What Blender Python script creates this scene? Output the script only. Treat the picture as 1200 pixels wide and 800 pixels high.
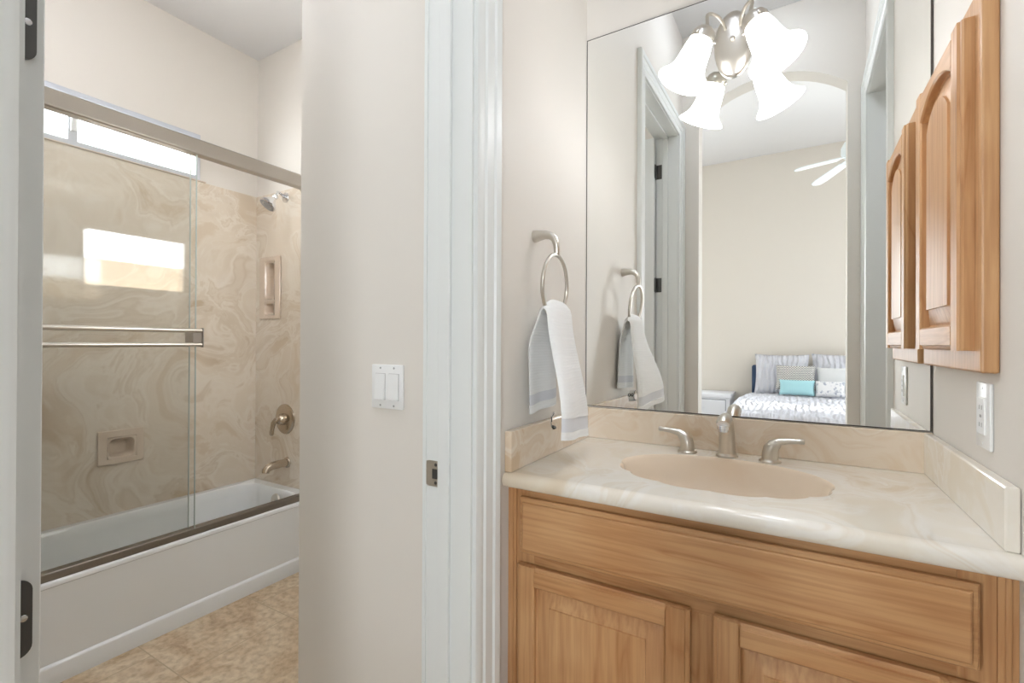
import bpy, bmesh, math, random
from mathutils import Vector, Matrix
random.seed(7)
S = bpy.context.scene
COL = S.collection
for o in list(bpy.data.objects):
    bpy.data.objects.remove(o)

# ------------------------------------------------------------------ camera
yaw, pit, rol, F_PX = 0.5302, 0.0033, 0.0043, 554.15
Fv = Vector((-math.sin(yaw) * math.cos(pit), math.cos(yaw) * math.cos(pit), math.sin(pit)))
Rv = Vector((math.cos(yaw), math.sin(yaw), 0))
Uv = Rv.cross(Fv)
R2 = Rv * math.cos(rol) + Uv * math.sin(rol)
U2 = R2.cross(Fv)
cd = bpy.data.cameras.new('camera')
cam = bpy.data.objects.new('camera', cd)
COL.objects.link(cam)
cd.sensor_fit = 'HORIZONTAL'; cd.sensor_width = 36.0; cd.lens = F_PX / 1200 * 36
cd.clip_start = 0.01
m3 = Matrix((R2, U2, -Fv)).transposed()
cam.matrix_world = Matrix.Translation((0, 0, 1.2035)) @ m3.to_4x4()
S.camera = cam

# ------------------------------------------------------------------ world, sun, daylight, added fill, exposure
S.view_settings.view_transform = 'Standard'
S.view_settings.look = 'None'
S.view_settings.gamma = 1.0
S.view_settings.use_curve_mapping = False
S.view_settings.exposure = 1.5
W = bpy.data.worlds.new('daylight'); S.world = W; W.use_nodes = True
W.node_tree.nodes['Background'].inputs[0].default_value = (0.86, 0.93, 1.0, 1)
W.node_tree.nodes['Background'].inputs[1].default_value = 2.6

def lamp(name, kind, loc, direction, energy, color=(1, 1, 1), size=None):
    l = bpy.data.lights.new(name, kind); l.energy = energy; l.color = color
    if size: l.shape = 'RECTANGLE'; l.size, l.size_y = size
    o = bpy.data.objects.new(name, l); COL.objects.link(o)
    o.location = loc
    o.rotation_euler = Vector(direction).to_track_quat('-Z', 'Y').to_euler()
    return o
s = lamp('sun', 'SUN', (4, -1.5, 3), (-0.9, 0.0, -0.42), 2.0, (1, .97, .92)); s.data.angle = .01
lamp('bedroom_fill_left', 'AREA', (-1.78, -3.10, 1.55), (.2, 1, -.12), 14, (.90, .95, 1), (.7, 1.4))  # added fill lamps, sent through the arch to brighten the vanity side
lamp('bedroom_fill_right', 'AREA', (1.42, -3.10, 1.55), (-.2, 1, -.12), 15, (.90, .95, 1), (.7, 1.4))
for n_ in ('bedroom_fill_left', 'bedroom_fill_right'): bpy.data.lights[n_].spread = math.radians(135)
lamp('shower_daylight', 'AREA', (-2.99, .9, 2.22), (1, .1, -.35), 3, (.93, .97, 1), (.95, .24))

# ------------------------------------------------------------------ materials
def lin(c):
    return tuple((v / 255 / 12.92) if v / 255 <= .04045 else (((v / 255 + .055) / 1.055) ** 2.4) for v in c) + (1,)
class N:
    def __init__(self, name):
        self.m = bpy.data.materials.new(name); self.m.use_nodes = True
        self.t = self.m.node_tree; self.n = self.t.nodes
        self.b = self.n['Principled BSDF']; self.out = self.n['Material Output']
    def add(self, typ, **kw):
        n = self.n.new(typ)
        for k, v in kw.items():
            if k.startswith('i_'):
                key = k[2:].replace('_', ' ')
                n.inputs[key].default_value = v
            else: setattr(n, k, v)
        return n
    def link(self, a, b): self.t.links.new(a, b)
    def coord(self, scale=(1, 1, 1), rot=(0, 0, 0), loc=(0, 0, 0)):
        c = self.add('ShaderNodeTexCoord'); mp = self.add('ShaderNodeMapping')
        mp.inputs['Scale'].default_value = scale; mp.inputs['Rotation'].default_value = rot
        mp.inputs['Location'].default_value = loc
        self.link(c.outputs['Object'], mp.inputs['Vector']); return mp.outputs['Vector']
    def ramp(self, fac, stops):
        r = self.add('ShaderNodeValToRGB'); e = r.color_ramp.elements
        while len(e) < len(stops): e.new(.5)
        for el, (p, c) in zip(e, stops):
            el.position = p; el.color = lin(c) if len(c) == 3 else c
        self.link(fac, r.inputs[0]); return r.outputs[0]
    def bump(self, h, strength=.2, dist=.002):
        b = self.add('ShaderNodeBump'); b.inputs['Strength'].default_value = strength
        b.inputs['Distance'].default_value = dist
        self.link(h, b.inputs['Height']); self.link(b.outputs[0], self.b.inputs['Normal'])
    def mix(self, fac, a, b, typ='MIX'):
        m = self.add('ShaderNodeMix', data_type='RGBA', blend_type=typ)
        if isinstance(fac, (int, float)): m.inputs[0].default_value = fac
        else: self.link(fac, m.inputs[0])
        for i, v in ((6, a), (7, b)):
            if isinstance(v, tuple): m.inputs[i].default_value = v
            else: self.link(v, m.inputs[i])
        return m.outputs[2]

def plain(name, c, rough=.5, metal=0, spec=.5, coat=0, bump=None):
    k = N(name); k.b.inputs['Base Color'].default_value = lin(c)
    k.b.inputs['Roughness'].default_value = rough; k.b.inputs['Metallic'].default_value = metal
    k.b.inputs['Specular IOR Level'].default_value = spec; k.b.inputs['Coat Weight'].default_value = coat
    if bump:
        no = k.add('ShaderNodeTexNoise'); no.inputs['Scale'].default_value = bump[0]; no.inputs['Detail'].default_value = 3
        k.link(k.coord(), no.inputs['Vector']); k.bump(no.outputs[0], bump[1], .002)
    return k.m
def emit(name, c, strength):
    k = N(name); k.b.inputs['Base Color'].default_value = lin(c)
    k.b.inputs['Emission Color'].default_value = lin(c); k.b.inputs['Emission Strength'].default_value = strength
    return k.m
def wood(name, axis, dark=0):
    k = N(name)
    st = {'z': (9, 9, .9), 'x': (.9, 9, 9), 'y': (9, .9, 9)}[axis]
    v = k.coord(st, loc=(.37, 1.3, .7))
    n1 = k.add('ShaderNodeTexNoise'); n1.inputs['Scale'].default_value = 1.2; n1.inputs['Detail'].default_value = 2; n1.inputs['Distortion'].default_value = .6
    k.link(v, n1.inputs['Vector'])
    mul = k.add('ShaderNodeMath', operation='MULTIPLY'); mul.inputs[1].default_value = 7
    k.link(n1.outputs[0], mul.inputs[0])
    fr = k.add('ShaderNodeMath', operation='PINGPONG'); fr.inputs[1].default_value = 1
    k.link(mul.outputs[0], fr.inputs[0])
    st2 = {'z': (120, 120, 5), 'x': (5, 120, 120), 'y': (120, 5, 120)}[axis]
    v2 = k.coord(st2)
    n2 = k.add('ShaderNodeTexNoise'); n2.inputs['Scale'].default_value = 1; n2.inputs['Detail'].default_value = 4
    k.link(v2, n2.inputs['Vector'])
    n3 = k.add('ShaderNodeTexNoise'); n3.inputs['Scale'].default_value = 5; n3.inputs['Detail'].default_value = 2
    k.link(k.coord(), n3.inputs['Vector'])
    c1 = k.ramp(fr.outputs[0], [(0, (196, 147, 100)), (.12, (208, 163, 116)), (1, (214, 171, 125))])
    c2 = k.ramp(n2.outputs[0], [(.3, (214, 192, 170)), (.62, (255, 253, 249))])
    c3 = k.ramp(n3.outputs[0], [(.3, (232, 216, 200)), (.7, (255, 255, 255))])
    c = k.mix(.6, c1, c2, 'MULTIPLY'); c = k.mix(.7, c, c3, 'MULTIPLY')
    k.link(c, k.b.inputs['Base Color'])
    k.b.inputs['Roughness'].default_value = .40; k.b.inputs['Specular IOR Level'].default_value = .5
    k.bump(n2.outputs[0], .06, .001)
    return k.m
def marble(name, base, vein, dark, scale, rough=.12, contrast=1.0):
    k = N(name); v = k.coord((scale,) * 3)
    w = k.add('ShaderNodeTexNoise'); w.inputs['Scale'].default_value = .8; w.inputs['Detail'].default_value = 2
    k.link(v, w.inputs['Vector'])
    sub = k.add('ShaderNodeVectorMath', operation='SUBTRACT'); sub.inputs[1].default_value = (.5, .5, .5)
    k.link(w.outputs['Color'], sub.inputs[0])
    sc = k.add('ShaderNodeVectorMath', operation='SCALE'); sc.inputs['Scale'].default_value = 2.6
    k.link(sub.outputs[0], sc.inputs[0])
    ad = k.add('ShaderNodeVectorMath', operation='ADD'); k.link(v, ad.inputs[0]); k.link(sc.outputs[0], ad.inputs[1])
    n1 = k.add('ShaderNodeTexNoise'); n1.inputs['Scale'].default_value = 1.3; n1.inputs['Detail'].default_value = 5; n1.inputs['Roughness'].default_value = .55; n1.inputs['Distortion'].default_value = .8
    k.link(ad.outputs[0], n1.inputs['Vector'])
    def ridge(center, width):
        a = k.add('ShaderNodeMath', operation='SUBTRACT'); a.inputs[1].default_value = center; k.link(n1.outputs[0], a.inputs[0])
        b = k.add('ShaderNodeMath', operation='ABSOLUTE'); k.link(a.outputs[0], b.inputs[0])
        c = k.add('ShaderNodeMapRange'); c.inputs[1].default_value = 0; c.inputs[2].default_value = width; c.inputs[3].default_value = 1; c.inputs[4].default_value = 0
        k.link(b.outputs[0], c.inputs[0]); return c.outputs[0]
    n4 = k.add('ShaderNodeTexNoise'); n4.inputs['Scale'].default_value = .9; n4.inputs['Detail'].default_value = 3
    k.link(ad.outputs[0], n4.inputs['Vector'])
    col = k.ramp(n4.outputs[0], [(.32, dark), (.5, base), (.7, base)])
    def f(x, g):
        mm = k.add('ShaderNodeMath', operation='MULTIPLY'); mm.inputs[1].default_value = g * contrast; k.link(x, mm.inputs[0]); return mm.outputs[0]
    col = k.mix(f(ridge(.5, .09), .8), col, lin(vein))
    col = k.mix(f(ridge(.6, .06), .6), col, lin(vein))
    col = k.mix(f(ridge(.42, .05), .45), col, lin(vein))
    col = k.mix(f(ridge(.46, .02), .3), col, lin(dark))
    k.link(col, k.b.inputs['Base Color'])
    k.b.inputs['Roughness'].default_value = rough
    return k.m
def fabric(name, c, c2=None, kind='rib', scale=(1, 1, 1), rough=.95, strength=.4):
    k = N(name); v = k.coord(scale)
    if kind == 'rib':
        t = k.add('ShaderNodeTexWave', wave_type='BANDS', bands_direction='Z'); t.inputs['Scale'].default_value = 42; t.inputs['Distortion'].default_value = .6
        k.link(v, t.inputs['Vector']); h = t.outputs['Fac']
    elif kind == 'ruffle':
        t = k.add('ShaderNodeTexWave', wave_type='BANDS', bands_direction='X'); t.inputs['Scale'].default_value = 6.5; t.inputs['Distortion'].default_value = 5; t.inputs['Detail'].default_value = 2; t.inputs['Detail Scale'].default_value = 1.2
        k.link(v, t.inputs['Vector']); h = t.outputs['Fac']
    elif kind == 'noise':
        t = k.add('ShaderNodeTexNoise'); t.inputs['Scale'].default_value = 60; k.link(v, t.inputs['Vector']); h = t.outputs[0]
    elif kind == 'chevron':
        sx = k.add('ShaderNodeSeparateXYZ'); k.link(v, sx.inputs[0])
        pp = k.add('ShaderNodeMath', operation='PINGPONG'); pp.inputs[1].default_value = .012; k.link(sx.outputs['X'], pp.inputs[0])
        ad = k.add('ShaderNodeMath', operation='ADD'); k.link(pp.outputs[0], ad.inputs[0]); k.link(sx.outputs['Z'], ad.inputs[1])
        fr = k.add('ShaderNodeMath', operation='PINGPONG'); fr.inputs[1].default_value = .009; k.link(ad.outputs[0], fr.inputs[0])
        gt = k.add('ShaderNodeMath', operation='GREATER_THAN'); gt.inputs[1].default_value = .0048; k.link(fr.outputs[0], gt.inputs[0]); h = gt.outputs[0]
    elif kind == 'specks':
        t = k.add('ShaderNodeTexNoise'); t.inputs['Scale'].default_value = 34; t.inputs['Detail'].default_value = 3; k.link(v, t.inputs['Vector']); h = t.outputs[0]
    if c2 is not None:
        if kind == 'specks': col = k.ramp(h, [(.36, c2), (.45, c)])
        else: col = k.ramp(h, [(0, c2), (1, c)])
        k.link(col, k.b.inputs['Base Color'])
    else: k.b.inputs['Base Color'].default_value = lin(c)
    k.b.inputs['Roughness'].default_value = rough; k.b.inputs['Specular IOR Level'].default_value = .15
    k.b.inputs['Sheen Weight'].default_value = .2
    if kind in ('rib', 'noise'): k.bump(h, strength, .003)
    if kind == 'ruffle': k.bump(h, strength, .02)
    return k.m

PAINT = plain('wall_paint', (229, 223, 214), .6, spec=.3, bump=(220, .04))
CEIL = plain('ceiling_paint', (232, 231, 231), .8, spec=.2)
TRIM = plain('trim_paint', (232, 234, 231), .35, spec=.4)
WHITE = plain('white_plastic', (240, 240, 238), .3)
SHADOWLINE = plain('dark_slot', (60, 58, 55), .7)
CHROME = plain('chrome', (225, 225, 228), .08, 1)
NICKEL = plain('brushed_nickel', (208, 203, 194), .3, 1)
NICKEL_D = plain('warm_nickel', (196, 183, 166), .25, 1)
ALU = plain('satin_aluminium', (178, 172, 164), .3, 1)
HINGE = plain('dark_pewter', (96, 95, 93), .42, .8)
BLACK = plain('black_steel', (30, 29, 28), .4, .6)
TUBW = plain('tub_enamel', (243, 246, 247), .12, coat=.3)
MIRROR = plain('mirror_silver', (246, 247, 245), 0, 1)
MIRROR_EDGE = plain('mirror_edge', (70, 64, 58), .5)
SINK = marble('sink_marble', (241, 224, 202), (243, 228, 208), (237, 218, 195), 4, .2, .3)
COUNTER = marble('counter_marble', (238, 229, 212), (246, 242, 234), (226, 208, 181), 2.3, .07, 1.0)
SPLASH = marble('splash_marble', (229, 209, 183), (240, 228, 211), (218, 191, 158), 2.6, .14, 1.0)
SURR = marble('surround_marble', (222, 206, 184), (238, 229, 215), (198, 176, 147), 1.8, .07, 1.0)
NICHE = marble('soap_dish_marble', (224, 206, 186), (230, 214, 196), (217, 198, 177), 6, .15, .4)
WZ, WX, WY = wood('maple_vertical', 'z'), wood('maple_horizontal', 'x'), wood('maple_lengthwise', 'y')
TOWEL = fabric('towel_terry', (244, 244, 242), kind='rib', strength=.2)
BAND = fabric('towel_band', (222, 223, 226), kind='noise', strength=.1)
DUVET = fabric('white_bedding', (224, 226, 235), kind='ruffle', strength=.7)
TEAL = fabric('pale_blue_fabric', (176, 222, 230), kind='noise', strength=.3)
CHEV = fabric('chevron_fabric', (236, 234, 228), (132, 134, 138), kind='chevron')
SPECK = fabric('speckled_fabric', (236, 236, 238), (172, 178, 192), kind='specks')
PALE = fabric('pale_grey_fabric', (222, 224, 226), kind='noise')
NAVY = fabric('navy_fabric', (70, 88, 118), kind='noise')
GREYF = fabric('grey_fabric', (150, 156, 168), kind='noise')
CARPET = fabric('carpet', (182, 178, 172), kind='noise', scale=(3, 3, 3))
FURN = plain('white_furniture', (238, 240, 246), .4)
FANW = plain('fan_white', (240, 247, 249), .4)
SHADE = emit('frosted_shade', (250, 252, 255), 3.3)
DOME = emit('fill_dome_glow', (228, 238, 255), 9)  # glow of the added ceiling domes, three strengths
DOME3 = emit('fill_dome_glow_soft', (228, 238, 255), 6)
DOME2 = emit('fill_dome_glow_bright', (240, 244, 255), 19)

def glass_mat(name, tint, extra=.0):
    k = N(name); t = k.t
    lw = k.add('ShaderNodeLayerWeight'); lw.inputs[0].default_value = .5
    pw = k.add('ShaderNodeMath', operation='POWER'); pw.inputs[1].default_value = 5; k.link(lw.outputs['Facing'], pw.inputs[0])
    ml = k.add('ShaderNodeMath', operation='MULTIPLY_ADD'); ml.inputs[1].default_value = .95; ml.inputs[2].default_value = .045 + extra; k.link(pw.outputs[0], ml.inputs[0])
    tr = k.add('ShaderNodeBsdfTransparent'); tr.inputs[0].default_value = tint
    gl = k.add('ShaderNodeBsdfGlossy'); gl.inputs['Roughness'].default_value = 0.0
    mx = k.add('ShaderNodeMixShader')
    k.link(ml.outputs[0], mx.inputs[0]); k.link(tr.outputs[0], mx.inputs[1]); k.link(gl.outputs[0], mx.inputs[2])
    k.link(mx.outputs[0], k.out.inputs['Surface'])
    return k.m
GLASS = glass_mat('shower_glass', (.972, .976, .970, 1))
PANE = glass_mat('window_glass', (.98, .99, .99, 1))

def tile_mat():
    k = N('travertine_tile'); v = k.coord((1, 1, 1), loc=(.0, .0, 0))
    br = k.add('ShaderNodeTexBrick', offset=0.5, squash=1.0)
    br.inputs['Scale'].default_value = 1; br.inputs['Mortar Size'].default_value = .0025
    br.inputs['Brick Width'].default_value = .43; br.inputs['Row Height'].default_value = .43
    br.inputs['Mortar Smooth'].default_value = .3
    mp = k.coord((1, 1, 1), loc=(.36, .22, 0)); k.link(mp, br.inputs['Vector'])
    n1 = k.add('ShaderNodeTexNoise'); n1.inputs['Scale'].default_value = 4.5; n1.inputs['Detail'].default_value = 8; n1.inputs['Roughness'].default_value = .7; n1.inputs['Distortion'].default_value = .8
    k.link(v, n1.inputs['Vector'])
    n2 = k.add('ShaderNodeTexNoise'); n2.inputs['Scale'].default_value = 40; n2.inputs['Detail'].default_value = 4
    k.link(v, n2.inputs['Vector'])
    c = k.ramp(n1.outputs[0], [(.3, (180, 150, 118)), (.45, (212, 188, 156)), (.58, (226, 208, 180)), (.72, (202, 174, 140))])
    c2 = k.ramp(n2.outputs[0], [(.3, (196, 180, 160)), (.6, (255, 255, 255))])
    c = k.mix(.6, c, c2, 'MULTIPLY')
    c = k.mix(br.outputs['Fac'], c, lin((186, 165, 135)))
    k.link(c, k.b.inputs['Base Color']); k.b.inputs['Roughness'].default_value = .38
    k.bump(n2.outputs[0], .08, .001)
    return k.m
TILE = tile_mat()
SKYGLOW = emit('added_sky_glow', (246, 250, 255), 6.5)  # glowing pane of the added window, also lights the tub apron
FENCEGLOW = emit('added_fence_glow', (238, 218, 190), 1.9)  # lower glowing pane of the added window

# ------------------------------------------------------------------ mesh helpers
class MB:
    def __init__(self): self.bm = bmesh.new()
    def face(self, pts):
        try: return self.bm.faces.new([self.bm.verts.new(p) for p in pts])
        except ValueError: return None
    def box(self, x0, x1, y0, y1, z0, z1, bevel=0, seg=2):
        r = bmesh.ops.create_cube(self.bm, size=1)
        for v in r['verts']:
            v.co = Vector((x0 + (v.co.x + .5) * (x1 - x0), y0 + (v.co.y + .5) * (y1 - y0), z0 + (v.co.z + .5) * (z1 - z0)))
        if bevel:
            es = set(e for v in r['verts'] for e in v.link_edges)
            bmesh.ops.bevel(self.bm, geom=list(es), offset=bevel, segments=seg, profile=.5, affect='EDGES')
        return self
    def loft(self, loops, cap0=True, cap1=True, closed=True):
        vl = [[self.bm.verts.new(p) for p in l] for l in loops]
        n = len(vl[0])
        for a, b in zip(vl, vl[1:]):
            for i in range(n if closed else n - 1):
                j = (i + 1) % n
                try: self.bm.faces.new((a[i], a[j], b[j], b[i]))
                except ValueError: pass
        if cap0: self.bm.faces.new(list(reversed(vl[0])))
        if cap1: self.bm.faces.new(vl[-1])
        return self
    def lathe(self, prof, origin, axis=(0, 0, 1), n=32, cap0=True, cap1=True, sx=1, sy=1):
        q = Vector(axis).normalized().to_track_quat('Z', 'Y'); o = Vector(origin); L = []
        for r, h in prof:
            L.append([o + q @ Vector((sx * r * math.cos(2 * math.pi * i / n), sy * r * math.sin(2 * math.pi * i / n), h)) for i in range(n)])
        return self.loft(L, cap0, cap1)
    def tube(self, pts, rad, n=16, cap=True, closed=False):
        P = [Vector(p) for p in pts]; m = len(P)
        if not isinstance(rad, (list, tuple)): rad = [rad] * m
        up = None; L = []
        for i, p in enumerate(P):
            if closed: t = (P[(i + 1) % m] - P[i - 1]).normalized()
            else: t = (P[min(i + 1, m - 1)] - P[max(i - 1, 0)]).normalized()
            if up is None:
                up = t.orthogonal().normalized()
            up = (up - t * up.dot(t)).normalized(); s = t.cross(up)
            L.append([p + (up * math.cos(2 * math.pi * k / n) + s * math.sin(2 * math.pi * k / n)) * rad[i] for k in range(n)])
        if closed: L.append(L[0]); return self.loft(L, False, False)
        return self.loft(L, cap, cap)
    def prism(self, poly, d0, d1, fn, bevel=0):
        """poly in (u,v); extruded over d; fn(u,v,d)->world"""
        self.loft([[fn(u, v, d0) for u, v in poly], [fn(u, v, d1) for u, v in poly]])
        return self
    def slab(self, fn, d0, d1, ur, vr, holes):
        us = sorted(set([ur[0], ur[1]] + [h[i] for h in holes for i in (0, 1)])); vs = sorted(set([vr[0], vr[1]] + [h[i] for h in holes for i in (2, 3)]))
        us = [u for u in us if ur[0] <= u <= ur[1]]; vs = [v for v in vs if vr[0] <= v <= vr[1]]
        def solid(i, j):
            if i < 0 or j < 0 or i >= len(us) - 1 or j >= len(vs) - 1: return False
            cu, cv = (us[i] + us[i + 1]) / 2, (vs[j] + vs[j + 1]) / 2
            return not any(h[0] < cu < h[1] and h[2] < cv < h[3] for h in holes)
        for i in range(len(us) - 1):
            for j in range(len(vs) - 1):
                if not solid(i, j): continue
                a, b, c, d = us[i], us[i + 1], vs[j], vs[j + 1]
                for dd in (d0, d1): self.face([fn(a, c, dd), fn(b, c, dd), fn(b, d, dd), fn(a, d, dd)])
                if not solid(i - 1, j): self.face([fn(a, c, d0), fn(a, c, d1), fn(a, d, d1), fn(a, d, d0)])
                if not solid(i + 1, j): self.face([fn(b, c, d0), fn(b, c, d1), fn(b, d, d1), fn(b, d, d0)])
                if not solid(i, j - 1): self.face([fn(a, c, d0), fn(a, c, d1), fn(b, c, d1), fn(b, c, d0)])
                if not solid(i, j + 1): self.face([fn(a, d, d0), fn(a, d, d1), fn(b, d, d1), fn(b, d, d0)])
        bmesh.ops.remove_doubles(self.bm, verts=self.bm.verts, dist=1e-6)
        return self
    def build(self, name, mat, parent=None, smooth=None, kind=None, label=None, cat=None, group=None, bevel=None):
        bm = self.bm
        bmesh.ops.remove_doubles(bm, verts=bm.verts, dist=1e-6)
        bmesh.ops.recalc_face_normals(bm, faces=bm.faces)
        me = bpy.data.meshes.new(name); 
        if parent is not None: org = WORLD[parent.name]
        else:
            xs = [v.co for v in bm.verts]
            mn = Vector((min(v.x for v in xs), min(v.y for v in xs), min(v.z for v in xs))); mx = Vector((max(v.x for v in xs), max(v.y for v in xs), max(v.z for v in xs)))
            org = Vector(((mn.x + mx.x) / 2, (mn.y + mx.y) / 2, mn.z))
        for v in bm.verts: v.co -= org
        bm.to_mesh(me); bm.free()
        if isinstance(mat, (list, tuple)):
            for m in mat: me.materials.append(m)
        else: me.materials.append(mat)
        o = bpy.data.objects.new(name, me); COL.objects.link(o)
        if parent is not None: o.parent = parent; WORLD[o.name] = org
        else: o.location = org; WORLD[o.name] = org
        if smooth is not None:
            for p in me.polygons: p.use_smooth = True
            me.set_sharp_from_angle(angle=math.radians(smooth))
        if bevel:
            b = o.modifiers.new('edge', 'BEVEL'); b.width = bevel; b.segments = 2; b.limit_method = 'ANGLE'; b.angle_limit = .6
        tag(o, label, cat, group, kind)
        return o
WORLD = {}
def tag(o, label=None, cat=None, group=None, kind=None):
    if label: o['label'] = label
    if cat: o['category'] = cat
    if group: o['group'] = group
    if kind: o['kind'] = kind
def thing(name, label, cat, loc, group=None):
    o = bpy.data.objects.new(name, None); COL.objects.link(o); o.location = loc; o.empty_display_size = .05
    WORLD[o.name] = Vector(loc); tag(o, label, cat, group); return o
fx = lambda u, v, d: Vector((d, u, v))      # slab facing x: u=y, v=z, d=x
fy = lambda u, v, d: Vector((u, d, v))      # slab facing y: u=x, v=z, d=y
fz = lambda u, v, d: Vector((u, v, d))
def wallbox(name, *a, mat=None, kind='structure'):
    return MB().box(*a).build(name, mat or PAINT, kind=kind)
def rrect(u0, u1, v0, v1, r, n=6):
    out = []
    for cu, cv, a0 in ((u1 - r, v0 + r, -90), (u1 - r, v1 - r, 0), (u0 + r, v1 - r, 90), (u0 + r, v0 + r, 180)):
        for i in range(n + 1):
            a = math.radians(a0 + 90 * i / n); out.append((cu + r * math.cos(a), cv + r * math.sin(a)))
    return out

# ------------------------------------------------------------------ room constants
XL, XR, YB = -.6265, .3158, 1.59
XLB = -.757                    # far side of the left wall
ZC, ZCT, ZCB = 3.15, 2.955, 3.38
DH = 2.487                      # door head height
XW, YW = -2.86, 1.735          # tub room long wall and faucet wall
YS, XS = .90, -1.262           # light switch wall and its end
YF0, YF1 = -.09, .03           # arch wall
BX0, BX1, BY0 = -2.3, 1.95, -3.0

# floors
wallbox('floor', XW - .15, BX1 + .15, BY0 - .15, YB + .3, -.1, 0, mat=TILE)
MB().box(BX0, BX1, BY0, YF0, 0, .012).build('floor_bedroom', CARPET, kind='structure')
# ceilings
wallbox('ceiling', XLB, XR + .9, YF1, YB + .12, ZC, ZC + .1, mat=CEIL)
wallbox('ceiling_shower', XW - .15, XLB, YF1, YW + .12, ZCT, ZCT + .1, mat=CEIL)
wallbox('ceiling_bedroom', BX0 - .12, BX1 + .12, BY0 - .12, YF1, ZCB, ZCB + .1, mat=CEIL)
# vanity room walls
wallbox('wall_back', XLB, XR + .13, YB, YB + .12, 0, ZC)
MB().slab(fx, XLB, XL, (YF1, YB), (0, ZC), [(.138, .899, -1, DH + .014)]).build('wall_left', PAINT, kind='structure')
MB().slab(fx, XR, XR + .13, (YF1, YB), (0, ZC), [(.136, .881, -1, DH + .014)]).build('wall_right', PAINT, kind='structure')
# arch wall: outline with an arched opening
ax0, ax1, zsp, ztop = -.525, .237, 2.63, 2.775
acx, hw, sag = (ax0 + ax1) / 2, (ax1 - ax0) / 2, ztop - zsp
ar = (hw * hw + sag * sag) / (2 * sag)
arc = [(acx + hw * math.cos(math.pi * i / 32), 0) for i in range(33)]
arc = [(u, ztop - ar + math.sqrt(max(ar * ar - (u - acx) ** 2, 0))) for u, _ in arc]
mb = MB()
mb.box(BX0, ax0, YF0, YF1, 0, ZCB); mb.box(ax1, BX1, YF0, YF1, 0, ZCB)
for (u0, v0), (u1, v1) in zip(arc, arc[1:]):
    mb.prism([(u1, v1), (u0, v0), (u0, ZCB), (u1, ZCB)], YF0, YF1, fy)
mb.build('wall_arch', PAINT, kind='structure')
# tub room walls
MB().slab(fx, XW - .06, XW, (YF1, YW + .12), (0, ZCT), [(.38, 1.40, 2.105, 2.362), (.985, 1.100, .632, .734)]).slab(fx, XW - .15, XW - .06, (YF1, YW + .12), (0, ZCT), [(.38, 1.40, 2.105, 2.362)]).build('wall_shower_long', PAINT, kind='structure')
MB().slab(fy, YW, YW + .12, (XW, XLB), (0, ZCT), [(-2.745, -2.645, 1.365, 1.441), (-2.745, -2.645, 1.455, 1.685)]).build('wall_shower_faucet', PAINT, kind='structure')
wallbox('wall_shower_outer', XW, XLB, YW + .12, YW + .2, 0, ZCT)
wallbox('wall_shower_near', XW, XLB, YF1 + .0, .10, 0, ZCT)
wallbox('wall_shower_end', XW, -2.215, .10, .205, 0, ZCT)
wallbox('wall_switch', XS, XLB, YS, YS + .09, 0, ZCT)
MB().slab(fx, XS, XS + .10, (YS + .09, YW), (0, ZCT), [(1.0, 1.51, 1.49, 1.825)]).build('wall_toilet_side', PAINT, kind='structure')
# closet beyond the right doorway
wallbox('wall_closet_back', XR + .8, XR + .9, YF1, YB, 0, ZC)
wallbox('wall_closet_side', XR + .13, XR + .8, 1.05, 1.15, 0, ZC)
# bedroom walls
MB().slab(fy, BY0 - .12, BY0, (BX0 - .12, BX1 + .12), (0, ZCB), [(-2.13, -1.43, .85, 2.25), (1.07, 1.77, .85, 2.25)]).build('wall_bedroom_head', PAINT, kind='structure')
wallbox('wall_bedroom_left', BX0 - .12, BX0, BY0, YF1, 0, ZCB)
MB().slab(fx, BX1, BX1 + .12, (BY0, YF1), (0, ZCB), [(-1.80, -1.17, .9, 2.3)]).build('wall_bedroom_right', PAINT, kind='structure')
for nm, x0 in (('fill_window_left', -2.13), ('fill_window_right', 1.07)):  # unseen windows added so the fill lamps can shine in
    MB().slab(fy, BY0 - .07, BY0 - .03, (x0, x0 + .70), (.85, 2.25), [(x0 + .04, x0 + .66, .89, 2.21)]).build(nm, TRIM, kind='structure')
for nm, xa, y0, y1, z0, z1 in (('window_4', BX1 + .03, -1.80, -1.17, .9, 2.3),):
    MB().slab(fx, xa, xa + .05, (y0, y1), (z0, z1), [(y0 + .04, y1 - .04, z0 + .04, z1 - .04)]).build(nm, TRIM, kind='structure')

# ------------------------------------------------------------------ door casings and jambs
def casing_profile(w=.09):
    # (across from inner edge, thickness)
    return [(0, 0), (0, .010), (.006, .013), (.022, .013), (.026, .010), (.030, .010), (.034, .015), (w * .66, .017), (w * .70, .014), (w * .74, .020), (w * .95, .022), (w, .018), (w, 0)]
def casing(xw, sgn, y0, y1, zt, name, wn=.09, wf=.09):
    """U-shaped casing around an opening on a plane x=xw, facing sgn"""
    mb = MB()
    pf = casing_profile(wf); pn = [(a * wn / .09, b) for a, b in casing_profile(.09)]
    ph = casing_profile(.09)
    far, near = [], []
    # mitred loft: far leg bottom -> far top corner -> near top corner -> near leg bottom
    L = [[], [], [], []]
    for (a, t), (an, tn), (ah, th) in zip(pf, pn, ph):
        x = xw + sgn * t
        L[0].append(Vector((x, y1 + a, 0))); L[1].append(Vector((x, y1 + a, zt + ah)))
        L[2].append(Vector((x, y0 - an, zt + ah))); L[3].append(Vector((x, y0 - an, 0)))
    mb.loft(L)
    return mb.build(name, TRIM, kind='structure', smooth=35)
casing(XL, 1, .146, .893, DH + .006, 'trim_1', wn=.112)
casing(XLB, -1, .146, .882, DH + .006, 'trim_2', wn=.04, wf=.016)
casing(XR, -1, .146, .868, DH + .006, 'trim_3', wn=.112)
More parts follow.
